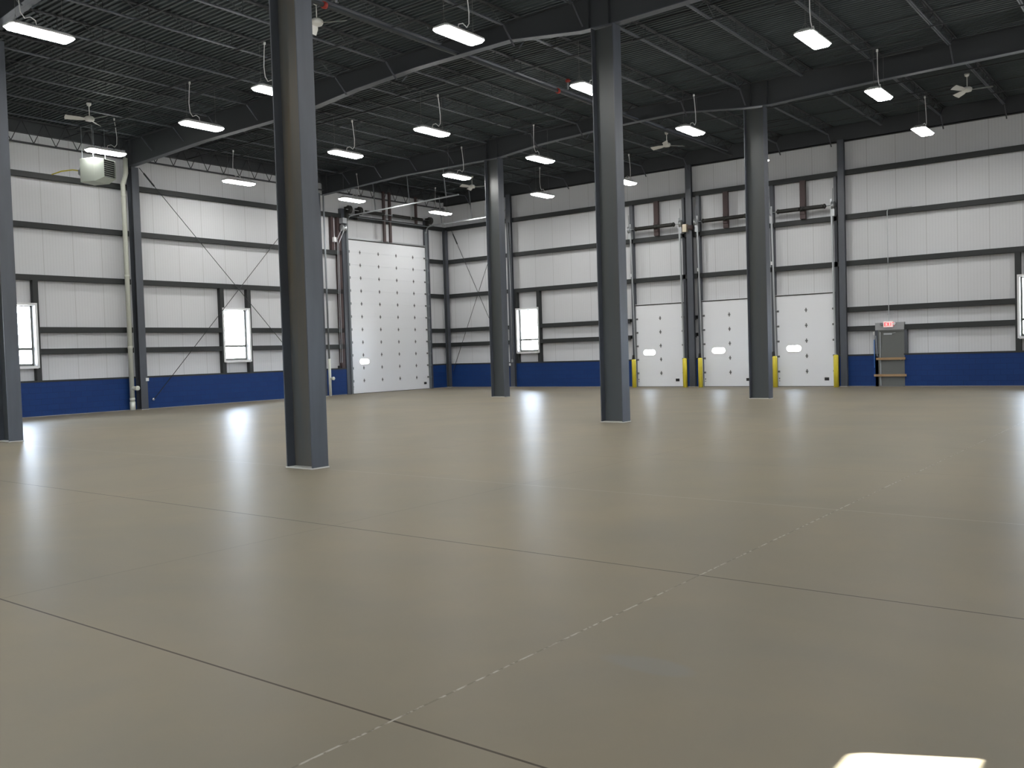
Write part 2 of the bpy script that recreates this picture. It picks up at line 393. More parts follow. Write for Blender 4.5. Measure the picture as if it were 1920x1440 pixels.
for a, b in WIN_R_ADDED: window('window_%d' % k, 'y', XR, 1, a, b); k += 1

# ------------------------------------------------------------------ doors
def capsule(c, zc, hl, r, hh=None, n=10):
    pts = []
    if hh:      # rounded rectangle of half height hh
        for cx_, cz_, t0 in ((c+hl-r, zc-hh+r, -PI/2), (c+hl-r, zc+hh-r, 0), (c-hl+r, zc+hh-r, PI/2), (c-hl+r, zc-hh+r, PI)):
            for i in range(6): th = t0+PI/2*i/5; pts.append((cx_+r*math.cos(th), cz_+r*math.sin(th)))
        return pts
    for i in range(n+1): th = -PI/2+PI*i/n; pts.append((c+hl-r+r*math.cos(th), zc+r*math.sin(th)))
    for i in range(n+1): th = PI/2+PI*i/n; pts.append((c-hl+r+r*math.cos(th), zc+r*math.sin(th)))
    return pts
def door_section(w, h, hole=None, th=.045):
    """local: u 0..w (x), y from 0 (room face) to +th, z 0..h; thin groove between sections"""
    bm = bmesh.new(); gp = .006
    def ring(pts):
        vs_ = [bm.verts.new((p[0], 0, p[1])) for p in pts]
        return [bm.edges.new((vs_[i], vs_[(i+1)%len(vs_)])) for i in range(len(vs_))]
    es = ring([(0, gp), (w, gp), (w, h-gp), (0, h-gp)])
    if hole: es += ring(capsule(*hole))
    bmesh.ops.triangle_fill(bm, use_beauty=True, edges=es)
    r = bmesh.ops.extrude_face_region(bm, geom=list(bm.faces))
    for v in r['geom']:
        if isinstance(v, bmesh.types.BMVert): v.co.y += th
    r_ = bmesh.ops.create_cube(bm, size=1)
    for v in r_['verts']: v.co = Vector(((v.co.x+.5)*w, .018+(v.co.y+.5)*.022, h+v.co.z*.05))
    bmesh.ops.recalc_face_normals(bm, faces=bm.faces)
    me = bpy.data.meshes.new('door_section'); bm.to_mesh(me); bm.free(); me.materials.append(M['door'])
    return me
def hinge_mesh():
    m = MB(); m.box(-.022, .022, -.006, 0, -.085, .085); m.box(-.045, .045, -.007, 0, -.03, .03)
    m.tube([(-.05, -.014, 0), (.05, -.014, 0)], .011, 8)
    o = m.build('hinge', M['hinge']); me = o.data; bpy.data.objects.remove(o); return me
def roller_mesh():
    m = MB(); m.box(-.05, .05, -.007, 0, -.04, .04); m.tube([(-.10, -.03, 0), (.05, -.03, 0)], .012, 8); m.lathe((-.10, -.03, 0), [(.03, -.012), (.03, .012)], 12, 'x')
    o = m.build('end_hinge', M['hinge']); me = o.data; bpy.data.objects.remove(o); return me
HM, RM = hinge_mesh(), roller_mesh()
def link(name, me, parent, loc, rz=0, sx=1):
    o = bpy.data.objects.new(name, me); COL.objects.link(o); o.parent = parent; o.location = loc; o.rotation_euler = (0, 0, rz); o.scale = (sx, 1, 1); return o
def sect_door(name, loc, rz, w, nsec, sh, hcols, win, handle_u, cap=(.31, .125)):
    """local frame: +x along the door, -y into the room"""
    root = struct(empty(name, loc, rz))
    plain = door_section(w, sh)
    for i in range(nsec):
        me = plain
        if win and win[0] == i: me = door_section(w, sh, (win[1], win[2], *cap))
        s = link('door_section', me, root, (0, .0, i*sh))
        if i < nsec-1:
            for u in hcols: link('hinge', HM, s, (u, 0, sh))
            link('end_hinge', RM, s, (.05, 0, sh)); link('end_hinge', RM, s, (w-.05, 0, sh), 0, -1)
        if win and win[0] == i:
            c = capsule(win[1], win[2], cap[0]+.035, cap[1]+.035 if len(cap) == 2 else cap[1]+.01, *(() if len(cap) == 2 else (cap[2]+.035,))); cc = capsule(win[1], win[2], *cap)
            fm = MB(); n = len(c)
            fm.add([(p[0], -.008, p[1]) for p in c]+[(p[0], -.008, p[1]) for p in cc]+[(p[0], .0, p[1]) for p in c]+[(p[0], .045, p[1]) for p in cc],
                   [(i_, (i_+1)%n, n+(i_+1)%n, n+i_) for i_ in range(n)]+[(i_, (i_+1)%n, 2*n+(i_+1)%n, 2*n+i_) for i_ in range(n)]+[(n+i_, n+(i_+1)%n, 3*n+(i_+1)%n, 3*n+i_) for i_ in range(n)])
            fm.build('window_rim', M['white'], s)
            MB().prism(cc, 'y', .02, .024).build('window_pane', M['glass'], s)
        if i == 0:
            b_ = MB(); b_.box(handle_u-.09, handle_u+.09, -.012, 0, .24, .36); b_.box(handle_u-.07, handle_u+.07, -.022, -.012, .27, .33)
            b_.build('handle_plate', M['black'], s, .004)
            b_ = MB(); b_.box(.05, .09, -.01, 0, .30, .36); b_.box(.05, .09, -.01, 0, .22, .25); b_.build('corner_bracket', M['hinge'], s)
            MB().box(0, w, -.012, .03, 0.001, .018).build('bottom_seal', M['black'], s)
    return root
def door_returns(root, w, h, depth=.27):
    m = MB(); m.box(-.04, w+.04, .0, depth, h, h+.05); m.box(-.04, 0, .0, depth, 0, h); m.box(w, w+.04, .0, depth, 0, h)
    m.build('jamb_return', M['white'], root)
# local-frame part builder
def part(root, mb, nm, mt, bevel=0):
    o = mb.build(nm, mt, root, bevel); return o

# ---- dock doors (vertical lift)
def dock_door(name, x0, x1, h, wc):
    w_ = x1-x0; sh = h/6
    r = sect_door(name, (x0, .03, 0), 0, w_, 6, sh, [w_*.515], (2, wc-x0, 1.548-2*sh), w_-.36)
    door_returns(r, w_, h)
    # steel jamb posts from floor to the top girt
    for u0, u1 in ((-.20, -.04), (w_+.04, w_+.15)):
        m = MB(); m.box(u0, u1, -.03, .165, 0, H[4]-.1); part(r, m, 'jamb_post', M['steel'])
    for sx_, u in ((1, -.025), (-1, w_+.025)):
        m = MB()   # angle-iron vertical track, leaning away from the wall as it rises
        m.prism([(-.045, 0.0), (-.075, 0.0), (-.30, 7.35), (-.27, 7.35)], 'x', u-.03, u+.03)
        m.box(u-.035, u+.035, -.012, .0, 0, h)
        part(r, m, 'vertical_track', M['galv'])
        m = MB(); m.tube([(u-.07*sx_, -.30, 7.75), (u-.05*sx_, -.27, 7.1), (u-.02*sx_, -.09, 3.0), (u-.01*sx_, -.06, .35)], .012, 6)
        part(r, m, 'lift_cable', M['galvdull'])
    zs = 7.10; ys = -.26
    m = MB(); m.tube([(-.12, ys, zs), (w_+.12, ys, zs)], .016, 8); part(r, m, 'spring_shaft', M['galv'])
    c = w_*.515
    for a, b in ((.26, c-.06), (c+.06, w_-.26)):
        m = MB(); n = int((b-a)/.022); prof = []
        for i in range(n): prof += [(.070, a+i*.022), (.086, a+i*.022+.011)]
        m.lathe((0, ys, zs), prof, 10, 'x'); m.lathe((0, ys, zs), [(.03, a-.09), (.10, a-.03), (.10, a)], 10, 'x'); m.lathe((0, ys, zs), [(.10, b), (.10, b+.03), (.03, b+.09)], 10, 'x')
        part(r, m, 'torsion_spring', M['dark'])
    m = MB(); m.box(c-.11, c+.11, ys+.09, -.03, H[3]+.1, H[4]-.1); m.box(c-.10, c+.10, ys+.05, ys+.09, 6.9, 7.3); part(r, m, 'spring_mount_post', M['primer'])
    for u in (-.09, w_+.09):
        m = MB(); m.lathe((u, ys, zs), [(.05, -.05), (.15, -.05), (.15, -.03), (.11, -.02), (.11, .02), (.15, .03), (.15, .05), (.05, .05)], 18, 'x'); part(r, m, 'cable_drum', M['galv'])
        m = MB(); m.box(u-.05, u+.05, ys-.02, .0, zs-.42, zs-.05); part(r, m, 'bearing_bracket', M['galv'])
    m = MB(); m.box(-.03, w_+.03, -.02, 0, h-.012, h+.03); part(r, m, 'header_seal', M['dark'])
    for u in (-.15,):
        m = MB(); m.box(u-.035, u+.035, -.055, -.03, 5.0, 5.14); part(r, m, 'photo_eye_box', M['white'])
        m = MB(); m.prism([(u-.06, 1.25), (u+.06, 1.25), (u+.03, 1.45), (u-.03, 1.45)], 'y', -.10, -.035); part(r, m, 'track_guard', M['black'])
    return r
dock_door('door_2', *DOCKS[0], 12.04); dock_door('door_3', *DOCKS[1], 15.39); dock_door('door_4', *DOCKS[2], 18.68)
# dock door in the right wall (behind the picture edge): its window throws the sun patch
r = sect_door('door_6', (XR+.02, -30.37, 0), -PI/2, 2.38, 6, .6133, [1.22], (2, 31.44-30.37, 1.552-1.2266), 2.02, (.335, .035, .135))
for u0, u1 in ((-.20, -.035), (2.415, 2.58)): part(r, MB().box(u0, u1, -.02, .18, 0, H[4]-.1), 'jamb_post', M['steel'])

door_returns(r, 2.38, 3.68)
# ---- the tall door in the left wall: local x runs from the near jamb (y=-6.86) towards the corner
r = sect_door('door_1', (-.03, -6.86, 0), PI/2, 5.30, 12, .6105, [.77, 1.98, 3.20, 4.40], (2, .84, 1.52-1.221), 5.03)
door_returns(r, 5.30, 7.327)
part(r, MB().box(-.01, 5.31, -.05, -.0, 7.31, 7.38), 'top_rail', M['galv'])
part(r, MB().box(-.01, 5.31, -.02, -.0, 7.27, 7.31), 'top_seal', M['dark'])
W1 = 5.30
for u0, u1 in ((-.36, -.10), (W1+.10, W1+.30)):
    part(r, MB().box(u0, u1, -.05, .16, 0, H[4]+.35), 'jamb_post', M['steel'])
for u, s_ in ((-.05, 1), (W1+.05, -1)):
    m = MB(); m.box(u-.05, u+.05, -.05, -.035, .02, 8.1); m.box(u-.05*s_-.006, u-.05*s_+.006, -.11, -.04, .02, 8.1)
    m.box(u-.02, u+.02, -.115, -.10, .02, 8.1); part(r, m, 'vertical_track', M['galvdull'])
    pts = [(u, -.10, 8.0), (u, -.11, 8.12), (u, -.17, 8.24), (u, -.28, 8.32), (u, -.45, 8.345)]
    for k_ in range(11): part(r, MB().box(u-.06, u+.06, -.13, -.05, .55+.61*k_, .66+.61*k_), 'track_bracket', M['galvdull'])
    m = MB()
    for p, q in zip(pts[:-1], pts[1:]): m.beam(p, q, .035, .05)
    m.beam(pts[-1], (u, -7.0, 8.46) if s_ == 1 else (u, -5.2, 8.38), .06, .05)
    part(r, m, 'horizontal_track', M['galv'])
for u, L_ in ((-.05, (2.0, 4.15, 6.3)), (W1+.05, (1.2, 3.2))):
    for d_ in L_:
        z_ = 8.40; m = MB(); m.beam((u, -d_, z_), (u+.02, -d_+.15, 9.8), .035, .035); part(r, m, 'track_hanger', M['galvdull'])
m = MB(); zs = 8.62; ys = -.33; m.tube([(-.30, ys, zs), (W1+.3, ys, zs)], .02, 8); part(r, m, 'spring_shaft', M['galv'])
m = MB(); m.tube([(-.10, ys+.05, zs-.30), (W1+.1, ys+.05, zs-.30)], .018, 8); part(r, m, 'lower_shaft', M['galvdull'])
for a, b in ((.9, 2.15), (2.75, 3.95), (4.1, 4.85)):
    m = MB(); n = int((b-a)/.03); prof = []
    for i in range(n): prof += [(.062, a+i*.03), (.078, a+i*.03+.015)]
    m.lathe((0, ys, zs), prof, 10, 'x'); part(r, m, 'torsion_spring', M['dark'])
for u in (2.26, 2.66): part(r, MB().box(u-.065, u+.065, ys+.08, ys+.17, 7.30, 9.75), 'spring_mount_post', M['primer'])
part(r, MB().box(4.46, 4.58, ys+.08, ys+.17, 8.40, 9.75), 'spring_mount_post', M['primer'])
for u in (-.12, W1+.12, .55):
    m = MB(); m.lathe((u, ys, zs), [(.06, -.06), (.19, -.06), (.19, -.04), (.13, -.03), (.13, .03), (.19, .04), (.19, .06), (.06, .06)], 18, 'x'); part(r, m, 'cable_drum', M['dark'])
    part(r, MB().box(u-.06, u+.06, ys+.1, -.05, zs-.4, zs+.15), 'bearing_bracket', M['dark'])
# brown timber posts and hoist left of the tall door
part(r, MB().box(-.62, -.40, -.03, .14, SILL, H[4]-.1), 'brown_jamb_post', M['primer'])
part(r, MB().box(-.98, -.84, -.03, .14, H[3]+.1, H[4]-.1), 'brown_jamb_post', M['primer'])
m = MB(); m.lathe((-.42, -.22, 7.75), [(.05, -.10), (.16, -.10), (.16, -.06), (.08, -.05), (.08, .05), (.16, .06), (.16, .10), (.05, .10)], 18, 'x'); m.box(-.55, -.3, -.35, -.1, 7.95, 8.2)
part(r, m, 'chain_hoist_wheel', M['galv'])
m = MB(); m.tube([(-.52, -.24, 7.7), (-.80, -.2, 7.2), (-.80, -.14, 1.5)], .012, 6); m.tube([(-.36, -.24, 7.7), (-.72, -.2, 7.0), (-.70, -.14, 1.5)], .012, 6); part(r, m, 'hoist_chain', M['galv'])
part(r, MB().box(-.94, -.78, -.14, -.02, 7.08, 7.3), 'junction_box', M['white'])
part(r, MB().box(-.86, -.80, -.10, 0, SILL, 1.36), 'chain_keeper', M['black'])

# ---- man door with exit sign and boards
r = struct(empty('door_5', (MAN[0], 0, 0)))
w5 = MAN[1]-MAN[0]
part(r, MB().box(.04, w5-.04, .03, .075, .012, MAN[2]-.03), 'door_leaf', M['doorgrey'])
part(r, MB().box(.04, w5-.04, .0, .2, 0, .011), 'threshold', M['galvdull'])
part(r, MB().box(-.02, w5+.02, .08, .11, 0, MAN[2]), 'weather_strip', M['dark'])
m = MB(); m.box(-.02, .04, -.01, .10, 0, MAN[2]+.02); m.box(w5-.04, w5+.02, -.01, .10, 0, MAN[2]+.02); m.box(.04, w5-.04, -.01, .10, MAN[2]-.03, MAN[2]+.02); part(r, m, 'door_frame', M['doorgrey'])
for u0, u1 in ((-.14, -.02), (w5+.02, w5+.12)): part(r, MB().box(u0, u1, 0, .19, SILL if u0 > 0 else 0, MAN[2]+.02), 'jamb_post', M['steel'])
part(r, MB().box(-.12, w5+.02, -.02, .19, MAN[2]+.02, MAN[2]+.30), 'header_plate', M['headgrey'])
m = MB(); m.box(.18, .48, .005, .03, 1.97, 2.04); m.beam((.46, 0, 2.02), (.62, -.02, 2.05), .02, .015); part(r, m, 'door_closer', M['galv'])
part(r, MB().box(w5-.14, w5-.08, -.02, .03, .98, 1.04), 'door_knob', M['galvdull'], .01)
part(r, MB().box(.04, .065, -.012, .03, .03, 2.08), 'hinge_strip', M['galv'])
m = MB(); m.tube([(-.10, -.03, 1.95), (-.06, -.03, 1.15)], .011, 6); part(r, m, 'door_conduit', M['galv'])
# wooden boards lying across the door
for z, a, b, lb in ((1.06, 21.93, 22.99, 'upper wooden board fixed across the grey exit door'), (.425, 21.84, 23.02, 'lower wooden board fixed across the grey exit door, near its foot')):
    o = MB().box(a, b, -.065, -.022, z-.045, z+.045).build('wooden_board', M['wood'], None, .004); tag(o, lb, 'board', 'boards across the exit door')
o = MB().box(21.845, 21.875, -.045, -.012, .72, 1.80).build('blue_strip', M['blueplastic']); tag(o, 'narrow bright blue strip standing beside the left jamb of the exit door', 'strip')
o = MB().box(21.83, 21.88, -.05, -.005, 1.98, 2.10).build('alarm_box', M['white']); tag(o, 'small white box at the upper left of the exit door', 'box')
# exit sign
def letters(word, x, z, h, y):
    """block letters from strokes, reading left to right in +x, facing -y"""
    t_ = h*.16; w_ = h*.55; m = MB()
    def S(a, b): m.beam((x+a[0]*w_, y, z+a[1]*h), (x+b[0]*w_, y, z+b[1]*h), t_, .008, up=(0, 1, 0))
    for ch in word:
        q = {'E': [((.1,0),(.1,1)),((0,.05),(1,.05)),((0,.5),(.85,.5)),((0,.95),(1,.95))], 'X': [((0,0),(1,1)),((0,1),(1,0))],
             'I': [((.5,0),(.5,1))], 'T': [((.5,0),(.5,1)),((0,.95),(1,.95))]}[ch]
        for a, b in q: S(a, b)
        x += w_*(1.35 if ch != 'I' else 1.35)
    return m
es = empty('exit_sign', (22.39, -.06, 2.26)); tag(es, 'lit red EXIT sign with two small lamp heads above the grey door', 'exit sign')
MB().box(-.17, .17, -.03, .035, 0, .22).build('sign_housing', M['sign'], es, .006)
letters('EXIT', -.125, .045, .13, -.036).build('letters', M['exitred'], es)
for s_ in (-1, 1):
    m = MB(); m.lathe((s_*.235, -.03, .12), [(.03, .05), (.052, .03), (.055, -.03), (.045, -.04)], 14, 'y'); m.box(s_*.17, s_*.20, -.01, .02, .09, .13)
    m.build('lamp_head', M['white'] if s_ > 0 else M['galvdull'], es)
m = MB(); m.tube([(22.41, -.02, 2.49), (22.41, -.02, 6.66), (22.45, -.02, 6.72), (23.3, -.02, 6.73)], .014, 6); m.box(22.35, 22.62, -.02, -.005, 2.745, 2.765)
o = m.build('electrical_conduit', M['galv']); tag(o, 'thin pale vertical conduit rising from the exit sign to the fourth girt', 'conduit')

# ------------------------------------------------------------------ columns
def col_mesh(dep, fl, h, web='x', tf=.022, tw=.014):
    m = MB()
    if web == 'x':
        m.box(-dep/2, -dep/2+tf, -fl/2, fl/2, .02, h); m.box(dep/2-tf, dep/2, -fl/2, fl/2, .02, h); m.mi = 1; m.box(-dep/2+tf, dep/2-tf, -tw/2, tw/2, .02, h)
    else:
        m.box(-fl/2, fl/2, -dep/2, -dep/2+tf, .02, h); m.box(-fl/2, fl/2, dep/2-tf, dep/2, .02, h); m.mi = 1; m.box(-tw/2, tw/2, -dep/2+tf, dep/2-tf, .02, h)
    m.mi = 0
    return m
def column(x, y, dep, fl, h, label, web='x', group='free-standing roof columns', rust=False):
    r = empty('steel_column', (x, y, 0)); tag(r, label, 'column', group)
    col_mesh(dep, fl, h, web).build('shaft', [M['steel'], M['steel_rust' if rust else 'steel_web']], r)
    hx, hy = (dep/2, fl/2) if web == 'x' else (fl/2, dep/2)
    MB().box(-hx-.012, hx+.012, -hy-.012, hy+.012, 0, .02).build('grout_pad', M['caulk'], r)
    return r
column(20.87, -27.03, .62, .32, 9.22, 'tall grey steel column nearest the camera, rust-streaked web, just left of centre', rust=True)
column(20.96, -17.80, .60, .34, 9.25, 'dark grey steel column standing in front of the first dock door, right of centre')
column(20.66, -8.27, .66, .32, 9.25, 'grey steel column overlapping the middle dock door')
column(10.02, -8.32, .66, .34, 9.25, 'grey steel column left of the bright back-wall window')
column(9.88, -26.70, .60, .32, 9.22, 'grey steel column at the left edge of the picture')
column(.19, -17.66, .34, .28, 9.05, 'wall column beside the tall white drainpipe on the left wall', 'x', 'wall columns')
column(.19, -8.88, .34, .28, 9.15, 'wall column between the left window bay and the tall overhead door', 'x', 'wall columns')
column(.19, -26.86, .34, .28, 9.05, 'wall column on the left wall nearest the camera, hidden past the picture edge', 'x', 'wall columns')
column(.11, -.11, .20, .20, 8.25, 'slim grey column standing in the far room corner', 'x', 'wall columns')
column(4.37, -.075, .14, .28, 9.6, 'wall column just left of the bright back-wall window', 'y', 'wall columns')
column(14.22, -.075, .14, .27, 9.6, 'wall column between the left and middle dock doors', 'y', 'wall columns')
column(20.73, -.075, .14, .25, 9.6, 'wall column right of the rightmost dock door', 'y', 'wall columns')
# small things on the wall columns
o = MB().box(.364, .40, -17.60, -17.48, 1.07, 1.19).build('outlet_box', M['white'], None, .008); tag(o, 'small white outlet box on the wall column beside the drainpipe', 'outlet box')
o = MB().box(4.18, 4.28, -.20, -.147, 1.08, 1.20).build('outlet_box', M['white'], None, .008); tag(o, 'small white outlet box at the foot of the column left of the back-wall window', 'outlet box')
m = MB(); m.tube([(4.41, -.168, 1.35), (4.41, -.168, 4.9), (4.39, -.168, 8.2)], .02, 8); m.box(4.36, 4.46, -.21, -.147, 1.25, 1.40)
o = m.build('electrical_conduit', M['galv']); tag(o, 'bright metal conduit running up the column left of the back-wall window', 'conduit')
m = MB(); m.box(13.98, 14.18, -.31, -.147, 6.72, 7.05)
r = m.build('door_operator', M['cream'], None, .01); tag(r, 'cream door operator box on the column between two dock doors', 'door operator')
MB().lathe((0, 0, 0), [(.07, -.11), (.10, -.05), (.10, .11), (.05, .14)], 14, 'x').build('motor', M['primer'], r).location = (14.33, -.255, 6.88)

# ------------------------------------------------------------------ roof
ZG = 10.05; ZD = 10.18
def girder(y, label, prof):
    r = empty('roof_girder', (0, y, 9)); tag(r, label, 'girder', 'tapered roof girders')
    def loc(m, nm, mt):
        o = m.build(nm, mt, r); o.matrix_parent_inverse = Matrix.Translation((0, -y, -9)); return o
    w_ = MB(); w_.prism([(x, z) for x, z in prof]+[(prof[-1][0], ZG), (prof[0][0], ZG)], 'y', y-.006, y+.006)
    for x in (.4, 9.72, 10.25, 20.55, 21.1): 
        zz = [z for (x_, z) in prof if x_ <= x][-1]; w_.box(x-.006, x+.006, y-.10, y+.10, zz, ZG)
    loc(w_, 'web', M['roofsteel'])
    f = MB()
    for (a, za), (b, zb) in zip(prof[:-1], prof[1:]): f.add([(a, y-.12, za), (a, y+.12, za), (b, y+.12, zb), (b, y-.12, zb), (a, y-.12, za+.02), (a, y+.12, za+.02), (b, y+.12, zb+.02), (b, y-.12, zb+.02)], [(0,1,2,3),(7,6,5,4),(0,3,7,4),(1,5,6,2),(0,4,5,1),(2,6,7,3)])
    loc(f, 'bottom_flange', M['steel'])
    loc(MB().box(prof[0][0], prof[-1][0], y-.12, y+.12, ZG-.02, ZG), 'top_flange', M['roofsteel'])
    return r
PR = [(.0, 9.05), (.36, 9.05), (5, 9.22), (9.7, 9.24), (10.3, 9.26), (12.6, 9.46), (15.0, 9.565), (18.2, 9.565), (20.3, 9.29), (21.2, 9.25), (24, 9.30), (33.9, 9.40)]
PR2 = [(.0, 9.15), (.36, 9.16), (5, 9.31), (9.7, 9.27), (10.3, 9.27), (12.3, 9.46), (15.0, 9.565), (18.2, 9.565), (20.3, 9.31), (21.2, 9.25), (24, 9.33), (33.9, 9.42)]
girder(-8.32, 'dark tapered roof girder nearest the back wall', PR2)
girder(-17.80, 'dark tapered roof girder over the right-of-centre column, middle of the roof', PR)
girder(-26.95, 'dark tapered roof girder over the nearest column, top of the picture', PR)
girder(-36.25, 'dark tapered roof girder above the camera, hidden from view', PR)

def joist_meshes(L, braces=True):
    """along +y, 0..L ; top chord z 0, bottom chord -0.40"""
    D = .40; t_ = MB(); t_.box(-.05, -.008, 0, L, -.035, 0); t_.box(.008, .05, 0, L, -.035, 0)
    b_ = MB(); b_.box(-.045, -.008, .55, L-.55, -D, -D+.03); b_.box(.008, .045, .55, L-.55, -D, -D+.03)
    w_ = MB(); n = int(round((L-1.1)/1.2)); st = (L-1.1)/n
    w_.tube([(0, .12, -.03), (0, .55, -D+.015)], .011, 5); w_.tube([(0, L-.12, -.03), (0, L-.55, -D+.015)], .011, 5)
    for i in range(n):
        y0 = .55+i*st; w_.tube([(0, y0, -D+.015), (0, y0+st/2, -.02), (0, y0+st, -D+.015)], .011, 5); w_.tube([(0, y0, -D+.015), (0, y0, -.02)], .009, 5)
    br = MB().beam((0, .50, -D+.01), (0, .10, -.80), .04, .03); br2 = MB().beam((0, L-.50, -D+.01), (0, L-.10, -.80), .04, .03)
    res = []
    for m, nm, mt in ((t_, 'top_chord', 'roofsteel'), (b_, 'bottom_chord', 'steel'), (w_, 'web', 'roofsteel'), (br, 'flange_brace', 'steel'), (br2, 'flange_brace', 'steel')):
        o = m.build(nm, M[mt]); res.append((nm, o.data)); bpy.data.objects.remove(o)
    return res
JXS = [1.95, 3.95, 6.0, 8.05, 10.1, 12.2, 14.25, 16.3, 18.35, 20.4, 22.4, 24.45, 26.5, 28.55, 30.6, 32.65]
BAYS = [(-8.32, -.05, 'in the bay along the back wall'), (-17.80, -8.32, 'in the middle roof bay'), (-26.95, -17.80, 'in the near roof bay'), (-36.25, -26.95, 'over the camera')]
ORD = ['first', 'second', 'third', 'fourth', 'fifth', 'sixth', 'seventh', 'eighth', 'ninth', 'tenth', 'eleventh', 'twelfth', 'thirteenth', 'fourteenth', 'fifteenth', 'sixteenth']
for (y0, y1, where) in BAYS:
    jm = joist_meshes(y1-y0)
    for i, x in enumerate(JXS):
        r = empty('roof_joist', (x, y0, ZD)); tag(r, 'thin dark truss joist, %s from left wall, %s' % (ORD[i], where), 'joist', 'open-web roof joists')
        for nm, me in jm:
            if nm == 'flange_brace' and i in (4, 7, 10): continue
            link(nm, me, r, (0, 0, 0))
# deck
m = MB(); p = .1524; dd = .045; prof = []
y = YF-.1
while y < .2:
    prof += [(y, ZD), (y+.050, ZD), (y+.062, ZD+dd), (y+.140, ZD+dd)]; y += p
vs_ = []; fs = []
for i, (yy, zz) in enumerate(prof): vs_ += [(-.3, yy, zz), (XR+.3, yy, zz)]
for i in range(len(prof)-1): fs.append((2*i, 2*i+2, 2*i+3, 2*i+1))
m.add(vs_, fs); m.box(-.3, XR+.3, YF-.3, .3, ZD+dd+.01, ZD+.3)
ceil = struct(m.build('ceiling', M['deck'], recalc=False))
for yb in (-2.6, -6.1, -10.9, -15.2, -20.1, -24.4, -29.5, -33.8):
    m = MB(); m.box(0, XR, yb-.016, yb+.016, ZD-.068, ZD-.036); m.box(0, XR, yb-.018, yb+.018, ZD-.40-.032, ZD-.402); m.build('bridging_angle', M['roofsteel'], ceil)
# perimeter: eave beam on the back wall, truss along the left wall
MB().box(0, XR, -.02, .19, 9.55, 9.58).box(0, XR, -.02, .0, 9.55, ZD).build('eave_beam', M['roofsteel'], wall_back)
m = MB(); m.box(.03, .16, -44, -.1, 9.36, 9.40); m.box(.03, .16, -44, -.1, ZD-.06, ZD)
y = -44
while y < -.8: m.tube([(.1, y, 9.39), (.1, y+.38, ZD-.03), (.1, y+.76, 9.39)], .016, 5); y += .76
m.build('edge_truss', M['roofsteel'], wall_left)
MB().box(-.2, 0, YF, 0, 9.75, 10.3).build('eave_trim', M['roofsteel'], wall_left)

# sprinkler main and branch with red fittings
m = MB(); m.tube([(16.45, -36, 9.62), (16.45, -.6, 9.62)], .055, 10)
r = m.build('sprinkler_main', M['roofsteel']); tag(r, 'long dark sprinkler main pipe running under the joists with red clamps', 'pipe')
for yy in (-13.2, -22.4): MB().lathe((16.45, yy, 9.62), [(.075, -.05), (.085, 0), (.075, .05)], 12, 'y').build('clamp', M['red'], r)
for yy, lb in ((-12.9, 'small sprinkler valve with red cap above main pipe, near roof centre'), (-22.2, 'small sprinkler valve with red cap on the nearer part of the main pipe')):
    m = MB(); m.tube([(16.62, yy, 9.70), (16.62, yy, 9.98)], .03, 8); m.mi = 1; m.lathe((16.62, yy, 9.95), [(.05, -.05), (.09, 0), (.05, .06)], 10)
    o = m.build('sprinkler_valve', [M['galvdull'], M['red']]); tag(o, lb, 'sprinkler valve', 'sprinkler valves')

# ------------------------------------------------------------------ lamps
def lamp_proto():
    r = empty('high_bay_lamp')
    W_, L_ = .225, .66; c = .07
    o8 = lambda w_, l_, c_: [(-w_+c_, -l_), (w_-c_, -l_), (w_, -l_+c_), (w_, l_-c_), (w_-c_, l_), (-w_+c_, l_), (-w_, l_-c_), (-w_, -l_+c_)]
    a = o8(W_, L_, c); b = o8(W_-.05, L_-.05, .05); d = o8(W_-.10, L_-.10, .04)
    h = MB(); n = 8
    vs_ = [(x, y, 0) for x, y in a]+[(x, y, .035) for x, y in a]+[(x, y, .10) for x, y in d]
    fs = [(i, (i+1)%n, n+(i+1)%n, n+i) for i in range(n)]+[(n+i, n+(i+1)%n, 2*n+(i+1)%n, 2*n+i) for i in range(n)]+[tuple(range(2*n, 3*n))]
    h.add(vs_, fs); h.build('housing', M['lamp'], r)
    l = MB(); q8 = o8(W_-.006, L_-.006, c); b8 = o8(W_-.045, L_-.045, .05); l.add([(x, y, .002) for x, y in q8]+[(x, y, -.045) for x, y in b8], [tuple(range(8, 16))]+[(i, (i+1)%8, 8+(i+1)%8, 8+i) for i in range(8)]); l.build('lens', M['lens'], r)
    for s_ in (-1, 1):
        q = MB(); q.tube([(0, s_*.48, .10), (0, s_*.48, 1.15)], .004, 5); q.tube([(-.12, s_*.48, .08), (0, s_*.48, .25), (.12, s_*.48, .08)], .004, 5); q.build('hanger_wire', M['cable'], r)
    MB().box(-1.05, 1.05, -.5, -.46, 1.145, 1.185).build('mounting_strut', M['roofsteel'], r)
    MB().box(-1.05, 1.05, .46, .5, 1.145, 1.185).build('mounting_strut', M['roofsteel'], r)
    return r
proto = lamp_proto()
def cord(r, v):
    rnd = random.Random(v); a = rnd.uniform(-.12, .12); s_ = rnd.choice((-1, 1))
    pts = [(.02, a, .10), (.03, a+.03*s_, .22), (.05, a+.14*s_, .26), (.06, a+.26*s_, .20), (.06, a+.34*s_, .30), (.05, a+.36*s_, .55), (.04, a+.33*s_, .9), (.03, a+.30*s_, 1.15)]
    m = MB(); m.tube(pts, .012, 6); m.lathe((.03, a+.30*s_, 1.12), [(.03, 0), (.03, .07)], 8); m.build('power_cord', M['cord'], r)
